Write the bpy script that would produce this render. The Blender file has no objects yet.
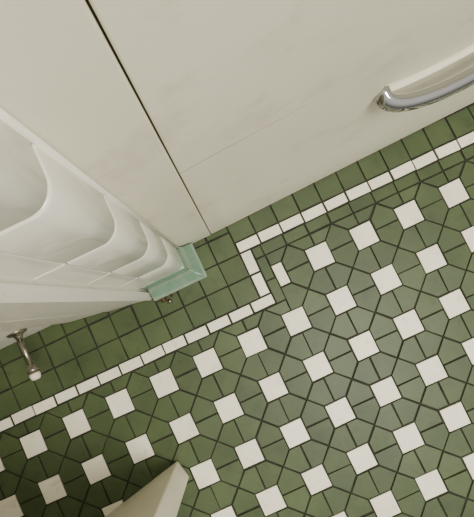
import bpy, bmesh, math
from mathutils import Matrix, Vector, Euler
U=0.1   # one pattern repeat = 10 cm
scene=bpy.context.scene

# ------------------------------------------------------------ materials
def newmat(name):
    m=bpy.data.materials.new(name); m.use_nodes=True
    nt=m.node_tree; b=nt.nodes['Principled BSDF']; return m,nt,b
def srgb(r,g,b):
    f=lambda c:(c/255/12.92) if c/255<=.04045 else ((c/255+.055)/1.055)**2.4
    return (f(r),f(g),f(b),1)
def surf(name,c1,c2,rough=.45,scale=8,bump=.05,bscale=60,metal=0,island=0,coat=0,bdist=.001,trans=0,dirt=None,damt=.5,dscale=22,spec=.5):
    m,nt,b=newmat(name); N=nt.nodes; L=nt.links
    tc=N.new('ShaderNodeTexCoord')
    n=N.new('ShaderNodeTexNoise'); n.inputs['Scale'].default_value=scale; n.inputs['Detail'].default_value=5
    L.new(tc.outputs['Object'],n.inputs['Vector'])
    r=N.new('ShaderNodeValToRGB'); r.color_ramp.elements[0].position=.3; r.color_ramp.elements[1].position=.7
    r.color_ramp.elements[0].color=c1; r.color_ramp.elements[1].color=c2
    L.new(n.outputs['Fac'],r.inputs['Fac']); out=r.outputs['Color']
    if island:
        g=N.new('ShaderNodeNewGeometry'); h=N.new('ShaderNodeHueSaturation')
        mr=N.new('ShaderNodeMapRange'); mr.inputs['To Min'].default_value=1-island; mr.inputs['To Max'].default_value=1+island
        L.new(g.outputs['Random Per Island'],mr.inputs['Value']); L.new(mr.outputs['Result'],h.inputs['Value'])
        L.new(out,h.inputs['Color']); out=h.outputs['Color']
    if dirt:
        d=N.new('ShaderNodeTexNoise'); d.inputs['Scale'].default_value=dscale; d.inputs['Detail'].default_value=8; d.inputs['Roughness'].default_value=.7
        L.new(tc.outputs['Object'],d.inputs['Vector'])
        dr=N.new('ShaderNodeMapRange'); dr.inputs['From Min'].default_value=.54; dr.inputs['From Max'].default_value=.76; dr.inputs['To Max'].default_value=damt
        L.new(d.outputs['Fac'],dr.inputs['Value'])
        mx=N.new('ShaderNodeMix'); mx.data_type='RGBA'
        L.new(dr.outputs['Result'],mx.inputs['Factor']); 
        L.new(out,[i for i in mx.inputs if i.name=='A' and i.type=='RGBA'][0])
        [i for i in mx.inputs if i.name=='B' and i.type=='RGBA'][0].default_value=dirt
        out=[o for o in mx.outputs if o.type=='RGBA'][0]
    L.new(out,b.inputs['Base Color'])
    b.inputs['Roughness'].default_value=rough; b.inputs['Metallic'].default_value=metal
    b.inputs['Specular IOR Level'].default_value=spec
    b.inputs['Coat Weight'].default_value=coat; b.inputs['Transmission Weight'].default_value=trans
    n2=N.new('ShaderNodeTexNoise'); n2.inputs['Scale'].default_value=bscale; n2.inputs['Detail'].default_value=4
    L.new(tc.outputs['Object'],n2.inputs['Vector'])
    bp=N.new('ShaderNodeBump'); bp.inputs['Strength'].default_value=bump; bp.inputs['Distance'].default_value=bdist
    L.new(n2.outputs['Fac'],bp.inputs['Height']); L.new(bp.outputs['Normal'],b.inputs['Normal'])
    return m
M_green=surf('green_tile',srgb(62,75,46),srgb(77,90,56),.44,10,.25,70,island=.11,dirt=srgb(42,50,31),damt=.55,dscale=30,spec=.32)
M_white=surf('white_tile',srgb(238,232,208),srgb(248,243,224),.4,14,.15,90,island=.05,dirt=srgb(176,164,128),damt=.5,dscale=40)
M_grout=surf('dark_grout',srgb(30,32,24),srgb(54,54,42),.9,40,.3,300)
M_cab=surf('cabinet_paint',srgb(227,222,198),srgb(239,235,213),.4,3,.1,40,dirt=srgb(168,158,130),damt=.5,dscale=8)
M_cab2=surf('cabinet_carcass_dark',srgb(110,100,80),srgb(130,120,98),.7)
M_top=surf('worktop_laminate',srgb(190,186,170),srgb(205,200,186),.4)
M_glaze=surf('glazed_wall_tile',srgb(226,222,207),srgb(238,235,222),.22,5,.03,12,coat=.25,dirt=srgb(184,176,152),damt=.3,dscale=14)
M_wgrout=surf('wall_grout',srgb(104,98,82),srgb(132,126,106),.9)
M_gloss=surf('gloss_white_paint',srgb(227,223,208),srgb(239,235,223),.28,6,.2,30,dirt=srgb(170,160,134),damt=.5,dscale=12)
M_wall=surf('wall_paint',srgb(212,210,200),srgb(224,222,212),.6,4,.1,80)
M_teal=surf('teal_plinth_glaze',srgb(112,158,128),srgb(148,186,156),.1,45,.3,80,coat=.6,trans=.5)
M_teal2=surf('teal_plinth_edge',srgb(168,198,170),srgb(204,220,196),.1,60,.3,80,coat=.6,trans=.5)
M_chrome=surf('chrome',srgb(176,176,174),srgb(190,190,188),.08,5,.0,metal=1)
M_brass=surf('aged_nickel',srgb(140,134,120),srgb(172,166,152),.28,60,.05,metal=1)
M_rub=surf('white_rubber',srgb(226,218,190),srgb(236,230,210),.5)
M_ring=surf('dark_rubber_ring',srgb(70,62,50),srgb(90,80,64),.6)
M_door=surf('door_paint',srgb(222,216,192),srgb(234,228,206),.45,10,.1,40)
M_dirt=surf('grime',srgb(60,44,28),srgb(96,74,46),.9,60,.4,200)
M_scr=surf('scratch_line',srgb(124,120,98),srgb(158,152,130),.7)

# ------------------------------------------------------------ mesh helpers
def obj(name,verts,faces,mats,mi=None,parent=None,smooth=False):
    me=bpy.data.meshes.new(name); me.from_pydata([tuple(c*U for c in v) for v in verts],[],faces)
    for m in (mats if isinstance(mats,list) else [mats]): me.materials.append(m)
    if mi: me.polygons.foreach_set('material_index',mi)
    bm=bmesh.new(); bm.from_mesh(me); bmesh.ops.recalc_face_normals(bm,faces=bm.faces); bm.to_mesh(me); bm.free()
    if smooth: me.polygons.foreach_set('use_smooth',[True]*len(me.polygons))
    o=bpy.data.objects.new(name,me); scene.collection.objects.link(o)
    if parent: o.parent=parent
    return o
def empty(name):
    e=bpy.data.objects.new(name,None); scene.collection.objects.link(e); e.empty_display_size=.05; return e
def prism(name,poly,z0,z1,mat,parent=None,bev=0,smooth=False):
    n=len(poly)
    v=[(x,y,z0) for x,y in poly]+[(x,y,z1) for x,y in poly]
    f=[tuple(range(n))[::-1],tuple(range(n,2*n))]+[(i,(i+1)%n,n+(i+1)%n,n+i) for i in range(n)]
    o=obj(name,v,f,mat,parent=parent)
    if bev:
        b=o.modifiers.new('bev','BEVEL'); b.width=bev*U; b.segments=3; b.limit_method='ANGLE'; b.angle_limit=math.radians(35)
        for p in o.data.polygons: p.use_smooth=True
        o.modifiers.new('wn','WEIGHTED_NORMAL')
    return o
def box(name,x0,x1,y0,y1,z0,z1,mat,parent=None,bev=0):
    return prism(name,[(x0,y0),(x1,y0),(x1,y1),(x0,y1)],z0,z1,mat,parent,bev)
def tube(name,pts,rads,mat,parent=None,seg=20):
    V=[];F=[]
    n=len(pts)
    for i,p in enumerate(pts):
        p=Vector(p); a=Vector(pts[max(i-1,0)]); b=Vector(pts[min(i+1,n-1)]); t=(b-a).normalized()
        up=Vector((0,0,1)) if abs(t.z)<.9 else Vector((1,0,0))
        s=t.cross(up).normalized(); u=s.cross(t).normalized()
        r=rads[i]; r=r if isinstance(r,tuple) else (r,r)
        for k in range(seg):
            an=2*math.pi*k/seg; V.append(tuple(p+s*r[0]*math.cos(an)+u*r[1]*math.sin(an)))
    for i in range(n-1):
        for k in range(seg):
            F.append((i*seg+k,i*seg+(k+1)%seg,(i+1)*seg+(k+1)%seg,(i+1)*seg+k))
    F.append(tuple(range(seg))); F.append(tuple(range((n-1)*seg,n*seg)))
    return obj(name,V,F,mat,parent=parent,smooth=True)

# ------------------------------------------------------------ tiled floor
def clip(poly,a,b,c):     # keep a*x+b*y<=c
    out=[];n=len(poly)
    for i in range(n):
        p,q=poly[i],poly[(i+1)%n]; dp=a*p[0]+b*p[1]-c; dq=a*q[0]+b*q[1]-c
        if dp<=1e-9: out.append(p)
        if (dp<-1e-9 and dq>1e-9) or (dp>1e-9 and dq<-1e-9):
            t=dp/(dp-dq); out.append((p[0]+t*(q[0]-p[0]),p[1]+t*(q[1]-p[1])))
    return out
def area(p): return .5*sum(p[i][0]*p[(i+1)%len(p)][1]-p[(i+1)%len(p)][0]*p[i][1] for i in range(len(p)))
def dedupe(p):
    o=[]
    for q in p:
        if not o or math.hypot(q[0]-o[-1][0],q[1]-o[-1][1])>1e-4: o.append(q)
    if len(o)>1 and math.hypot(o[0][0]-o[-1][0],o[0][1]-o[-1][1])<1e-4: o.pop()
    return o
def inset(p,d):
    n=len(p); L=[]
    for i in range(n):
        a,b=p[i],p[(i+1)%n]; ex,ey=b[0]-a[0],b[1]-a[1]; l=math.hypot(ex,ey); nx,ny=-ey/l,ex/l
        L.append((nx,ny,nx*a[0]+ny*a[1]+d))
    o=[]
    for i in range(n):
        a=L[i-1]; b=L[i]; det=a[0]*b[1]-a[1]*b[0]
        if abs(det)<1e-6: o.append((p[i][0]+b[0]*d,p[i][1]+b[1]*d)); continue
        o.append(((a[2]*b[1]-a[1]*b[2])/det,(a[0]*b[2]-a[2]*b[0])/det))
    return o
polys=[]
def add(p,m,ex=0):
    p=dedupe(p)
    if len(p)<3: return
    if area(p)<0: p=p[::-1]
    if area(p)<.006: return
    polys.append((p,m,ex))
X0,X1,Y0,YT=-12.,9.,-9.,2.7
YL,YR,XE=.5,1.5,-1.0
S=.242
def rect(a,b,c,d): return [(a,c),(b,c),(b,d),(a,d)]
def addpat(p,m):
    p=clip(p,-1,0,-X0); 
    if p: p=clip(p,1,0,X1)
    if not p: return
    if max(q[1] for q in p)<=YL+1e-6: add(p,m); return
    a=clip(p,-1,0,-XE); a=clip(a,0,1,YR) if a else a
    if a: add(a,m)
    b=clip(p,1,0,XE); b=clip(b,0,1,YL) if b else b
    if b: add(b,m)
for i in range(-13,10):
    for j in range(-9,3):
        T=1-S
        addpat(rect(i-S,i+S,j-S,j+S),1)
        # house-shaped pentagons, two between each pair of neighbouring squares
        addpat([(i+S,j),(i+T,j),(i+T,j+S),(i+.5,j+.5),(i+S,j+S)],0)
        addpat([(i+S,j),(i+S,j-S),(i+.5,j-.5),(i+T,j-S),(i+T,j)],0)
        addpat([(i,j+S),(i+S,j+S),(i+.5,j+.5),(i+S,j+T),(i,j+T)],0)
        addpat([(i,j+S),(i,j+T),(i-S,j+T),(i-.5,j+.5),(i-S,j+S)],0)
SX0,SX1=-1.465,-1.215          # vertical run of the white line
LY0,LY1=.5,.745                # left run
RY0,RY1=1.745,1.99             # right run
EX=.006
x=SX1
while x>X0: add(rect(max(x-.5,X0),x,LY0,LY1),1,EX); x-=.5
for k in range(2): add(rect(SX0,SX1,LY1+k*.5,LY1+(k+1)*.5),1,EX)
x=SX0
while x<X1: add(rect(x,min(x+.5,X1),RY0,RY1),1,EX); x+=.5
add(rect(SX1,XE,LY0,1.0),0); add(rect(SX1,XE,1.0,YR),0); add(rect(SX1,XE,YR,RY0),0)
x=XE
while x<X1: add(rect(x,min(x+.5,X1),YR,RY0),0); x+=.5
x=SX0
while x<X1:
    add(rect(x,min(x+.5,X1),RY1,RY1+.5),0); add(rect(x,min(x+.5,X1),RY1+.5,YT),0); x+=.5
x=SX0
while x>X0:
    y=LY1
    while y<YT: add(rect(max(x-.5,X0),x,y,min(y+.5,YT)),0); y+=.5
    x-=.5
import random; random.seed(4)
V=[];F=[];MI=[]
for p,m,ex in polys:
    n=len(p); b=len(V)
    g=.010+random.random()*.008+ex; tilt=(random.uniform(-.018,.018),random.uniform(-.018,.018)); z=random.uniform(-.006,.004)
    cx=sum(q[0] for q in p)/n; cy=sum(q[1] for q in p)/n
    jx,jy,ja=random.uniform(-.006,.006),random.uniform(-.006,.006),random.uniform(-.018,.018)
    for d,dz in ((g,-.05),(g,-.010),(g+.002,-.003),(g+.006,0)):
        for q in inset(p,d):
            dx,dy=q[0]-cx,q[1]-cy
            V.append((cx+dx-ja*dy+jx,cy+dy+ja*dx+jy,z+dz+tilt[0]*dx+tilt[1]*dy))
    for r in range(3):
        for k in range(n): F.append((b+r*n+k,b+r*n+(k+1)%n,b+(r+1)*n+(k+1)%n,b+(r+1)*n+k)); MI.append(m)
    F.append(tuple(b+3*n+k for k in range(n))); MI.append(m)
b=len(V); P=[(X0,Y0),(X1,Y0),(X1,YT),(X0,YT)]
V+=[(a,c,-.3) for a,c in P]+[(a,c,-.030) for a,c in P]
F+=[(b+3,b+2,b+1,b),(b+4,b+5,b+6,b+7)]+[(b+k,b+(k+1)%4,b+4+(k+1)%4,b+4+k) for k in range(4)]; MI+=[2]*6
obj('floor',V,F,[M_green,M_white,M_grout],MI)

# ------------------------------------------------------------ kitchen cabinet
cab=empty('kitchen_cabinet')
FY=2.36
ang=math.radians(1.3)
piv=Vector((-1.84,FY,0))
def rot(o):
    o.data.transform(Matrix.Translation(piv*U)@Matrix.Rotation(ang,4,'Z')@Matrix.Translation(-piv*U))
    return o
box('carcass',-2.52,8.4,FY+.27,FY+1.5,.02,8.9,M_cab2,cab)
box('seam_stile',-2.0,-1.7,FY+.09,FY+.26,.05,8.9,M_cab2,cab)
door=rot(box('door_panel',-1.818,7.6,FY,FY+.085,.05,8.75,M_cab,cab,bev=.02))
rot(box('door_back',-1.60,7.5,FY+.084,FY+.2,.1,8.7,M_cab,cab))
# dished finger recess cut in the door
HX,HZ=1.74,3.97
n=96
def ell(s,y):
    o=[]
    for k in range(n):
        a=2*math.pi*k/n; zz=math.sin(a)
        o.append((HX-.02+.92*s*math.cos(a),y,HZ+.10+(.88 if zz>0 else .30)*s*zz))
    return o
CV=ell(1.06,FY-.02)+ell(1.0,FY+.015)+ell(.95,FY+.05)+ell(.88,FY+.075)
CF=[tuple(range(n)),tuple(range(3*n,4*n))]+[(r*n+k,r*n+(k+1)%n,(r+1)*n+(k+1)%n,(r+1)*n+k) for r in range(3) for k in range(n)]
cut=rot(obj('cut',CV,CF,M_cab))
bpy.context.view_layer.update()
bo=door.modifiers.new('cut','BOOLEAN'); bo.object=cut; bo.solver='EXACT'
dg=bpy.context.evaluated_depsgraph_get(); nm=bpy.data.meshes.new_from_object(door.evaluated_get(dg))
door.modifiers.clear()
bm=bmesh.new(); bm.from_mesh(nm); bmesh.ops.triangulate(bm,faces=[f for f in bm.faces if len(f.verts)>4])
cm=bpy.data.meshes.new('door_panel_mesh'); bm.to_mesh(cm); bm.free()
if not cm.materials: cm.materials.append(M_cab)
for p in cm.polygons: p.use_smooth=False; p.material_index=0
if 'custom_normal' in cm.attributes: cm.attributes.remove(cm.attributes['custom_normal'])
door.data=cm; bpy.data.objects.remove(cut)
# chrome bow handle
pts=[];rad=[]
for k in range(49):
    t=k/48; a=math.pi*t
    s=math.sin(a)**.62
    pts.append((HX-.90*math.cos(a),FY+.05-.34*s,HZ-.06*s))
    e=abs(2*t-1)
    rad.append((.108,.12+.04*e**4))
rot(tube('handle_bow',pts,rad,M_chrome,cab,24))
rot(tube('surface_scratch',[(-1.8,FY-.0005,4.82),(-1.4,FY-.0005,4.88),(-1.0,FY-.0005,4.91),(-.7,FY-.0005,4.93),(-.3,FY-.0005,4.97)],[.002,.006,.007,.006,.002],M_scr,cab,8))
box('filler_panel',-2.53,-1.834,FY,FY+.085,.0,8.9,M_cab,cab,bev=.02)
box('worktop',-2.42,8.6,FY-.1,FY+1.7,8.92,9.3,M_top,cab,bev=.05)

# ------------------------------------------------------------ tiled pier with teal plinth
pier=empty('tiled_pier')
def corner(xr,yf,r,xl,yb,n=12):
    P=[(xr,yb)]
    for k in range(n+1):
        a=math.pi/2*k/n; P.append((xr-r+r*math.cos(a),yf+r-r*math.sin(a)))
    P.append((xl,yf)); return P
def course(name,xr,yf,r,xl,yb,z0,z1,mat):
    prof=corner(xr,yf,r,xl,yb); m=len(prof)
    inn=corner(xr-.12,yf+.12,max(r-.12,.05),xl+.0,yb)
    e=.03; rings=[(z0,.04),(z0+.01,.015),(z0+e,0),(z1-e,0),(z1-.01,.015),(z1,.04)]
    V=[];F=[]
    for z,t in rings:
        for a,b in zip(prof,inn): V.append((a[0]+(b[0]-a[0])*t/.12*.7,a[1]+(b[1]-a[1])*t/.12*.7,z))
    for i in range(len(rings)-1):
        for k in range(m-1): F.append((i*m+k,i*m+k+1,(i+1)*m+k+1,(i+1)*m+k))
    b0=len(V)
    for a in inn: V.append((a[0],a[1],z0))
    for a in inn: V.append((a[0],a[1],z1))
    t=(len(rings)-1)*m
    for k in range(m-1):
        F.append((k,k+1,b0+k+1,b0+k)); F.append((t+k,t+k+1,b0+m+k+1,b0+m+k))
    o=obj(name,V,F,mat,parent=pier,smooth=True)
    try: o.data.set_sharp_from_angle(angle=math.radians(50))
    except Exception: pass
    return o
zs=[1.0,2.45,3.95,5.45,6.95,8.45,9.95,11.45,12.95,14.45,15.95]
for i in range(len(zs)-1):
    course('bullnose_tile_%d'%(i+1),-2.535,1.86,.2,-3.12,2.30,zs[i]+.015,zs[i+1]-.015,M_glaze)
    box('field_tile_%d'%(i+1),-3.8,-3.14,1.86,1.98,zs[i]+.015,zs[i+1]-.015,M_glaze,pier,bev=.02)
core=corner(-2.56,1.885,.18,-3.8,2.55)
prism('pier_core',core+[(-3.8,2.55)],0.0,15.95,M_wgrout,pier)
tube('caulk_bead',[(-2.525,2.322,.5),(-2.525,2.322,8.8)],[.03,.03],M_gloss,pier,16)
def ring(x,y,z): return [(x,2.33,z),(x,y,z),(-3.42,y,z)]
V=ring(-2.24,1.58,0)+ring(-2.24,1.58,.30)+ring(-2.29,1.63,.36)+ring(-2.44,1.78,.42)+ring(-2.50,1.83,.55)+ring(-2.52,1.85,1.0)+ring(-2.60,1.94,1.0)
F=[];MI=[]
for i in range(6):
    for k in range(2): F.append((i*3+k,i*3+k+1,i*3+k+4,i*3+k+3)); MI.append([0,1,0,1,0,1][i])
pl=obj('teal_plinth',V,F,[M_teal,M_teal2],MI,parent=pier)
so=pl.modifiers.new('s','SOLIDIFY'); so.thickness=.04*U; so.offset=-1
bv=pl.modifiers.new('b','BEVEL'); bv.width=.02*U; bv.segments=2
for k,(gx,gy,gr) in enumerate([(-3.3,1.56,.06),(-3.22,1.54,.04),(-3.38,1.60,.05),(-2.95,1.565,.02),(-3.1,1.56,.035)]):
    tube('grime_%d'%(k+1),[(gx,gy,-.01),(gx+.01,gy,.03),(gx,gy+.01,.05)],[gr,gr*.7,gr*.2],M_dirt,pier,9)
tube('plinth_screw',[(-3.18,1.47,-.01),(-3.18,1.47,.05),(-3.18,1.47,.07)],[.045,.045,.02],M_brass,pier,6)

# ------------------------------------------------------------ moulded door casing
prism('trim_1',[(-3.45,2.55),(-3.45,2.02),(-3.42,1.98),(-3.47,1.93),(-3.47,1.82),(-3.43,1.78),(-3.46,1.70),(-3.54,1.66),(-3.62,1.70),(-3.70,1.72),
  (-4.45,1.83),(-4.5,1.88),(-4.6,1.87),(-5.25,1.97),(-5.38,2.0),(-5.4,2.1),(-5.4,2.55)],0,20,M_gloss)
box('wall_back',-12,-5.39,2.08,2.7,0,24,M_wall)
box('wall_left',-12.6,-12,-9,2.7,0,24,M_wall)

# ------------------------------------------------------------ door stop
ds=empty('door_stop')
sx,sz=-5.80,1.25
def lathe_y(name,prof,mat):
    pts=[(sx,y,sz) for y,r in prof]
    return tube(name,pts,[r for y,r in prof],mat,ds,28)
lathe_y('flange',[(2.085,.19),(2.06,.19),(2.04,.17),(2.02,.10),(1.98,.07),(1.93,.06)],M_brass)
lathe_y('rod',[(1.98,.05),(1.40,.05)],M_brass)
lathe_y('collar',[(1.44,.05),(1.42,.07),(1.38,.08),(1.34,.115),(1.30,.12)],M_brass)
lathe_y('rubber_ring',[(1.31,.10),(1.305,.112),(1.27,.112),(1.26,.10)],M_ring)
lathe_y('rubber_tip',[(1.27,.10),(1.22,.10),(1.17,.09),(1.14,.06)],M_rub)

# ------------------------------------------------------------ open door leaf
dd=empty('door_1')
A=Vector((-4.38,-1.51)); u=Vector((-.9755,-.22)); w=Vector((.22,-.9755))
def loc(s,t): q=A+u*s+w*t; return (q.x,q.y)
prism('leaf',[loc(0,0),loc(7.6,0),loc(7.6,.40),loc(0,.40)],.04,20,M_door,dd,bev=.03)
tube('hinge',[loc(7.62,.2)+(.0,),loc(7.62,.2)+(20,)],[.06,.06],M_brass,dd,12)

# ------------------------------------------------------------ lights
def arealight(name,loc,target,size,e,col):
    l=bpy.data.lights.new(name,'AREA'); l.shape='DISK'; l.size=size; l.energy=e; l.color=col
    o=bpy.data.objects.new(name,l); scene.collection.objects.link(o); o.location=loc
    d=Vector(target)-Vector(loc); o.rotation_euler=d.to_track_quat('-Z','Y').to_euler(); return o
arealight('ceiling_lamp',(.36,-.60,2.45),(-.10,.1,0),.75,57,(1,.955,.85))
w_=bpy.data.worlds.new('w'); scene.world=w_; w_.use_nodes=True
N=w_.node_tree.nodes; L=w_.node_tree.links
bg=N['Background']; bg.inputs[0].default_value=(1,.97,.89,1)
tc=N.new('ShaderNodeTexCoord'); sp=N.new('ShaderNodeSeparateXYZ'); mr=N.new('ShaderNodeMapRange')
L.new(tc.outputs['Generated'],sp.inputs[0]); L.new(sp.outputs['Z'],mr.inputs['Value'])
mr.inputs['From Min'].default_value=-.05; mr.inputs['From Max'].default_value=.6
mr.inputs['To Min'].default_value=.22; mr.inputs['To Max'].default_value=.95
L.new(mr.outputs['Result'],bg.inputs['Strength'])

# ------------------------------------------------------------ camera
cd=bpy.data.cameras.new('cam'); co=bpy.data.objects.new('camera',cd); scene.collection.objects.link(co)
cd.sensor_fit='AUTO'; cd.sensor_width=36; cd.lens=475/517*36
cd.shift_x=19.1/517; cd.shift_y=12.7/517; cd.clip_start=.01
co.rotation_mode='XYZ'; co.rotation_euler=Euler((.058,.057,-.438),'XYZ')
co.location=(-.1754,.0861,.9785)
scene.camera=co
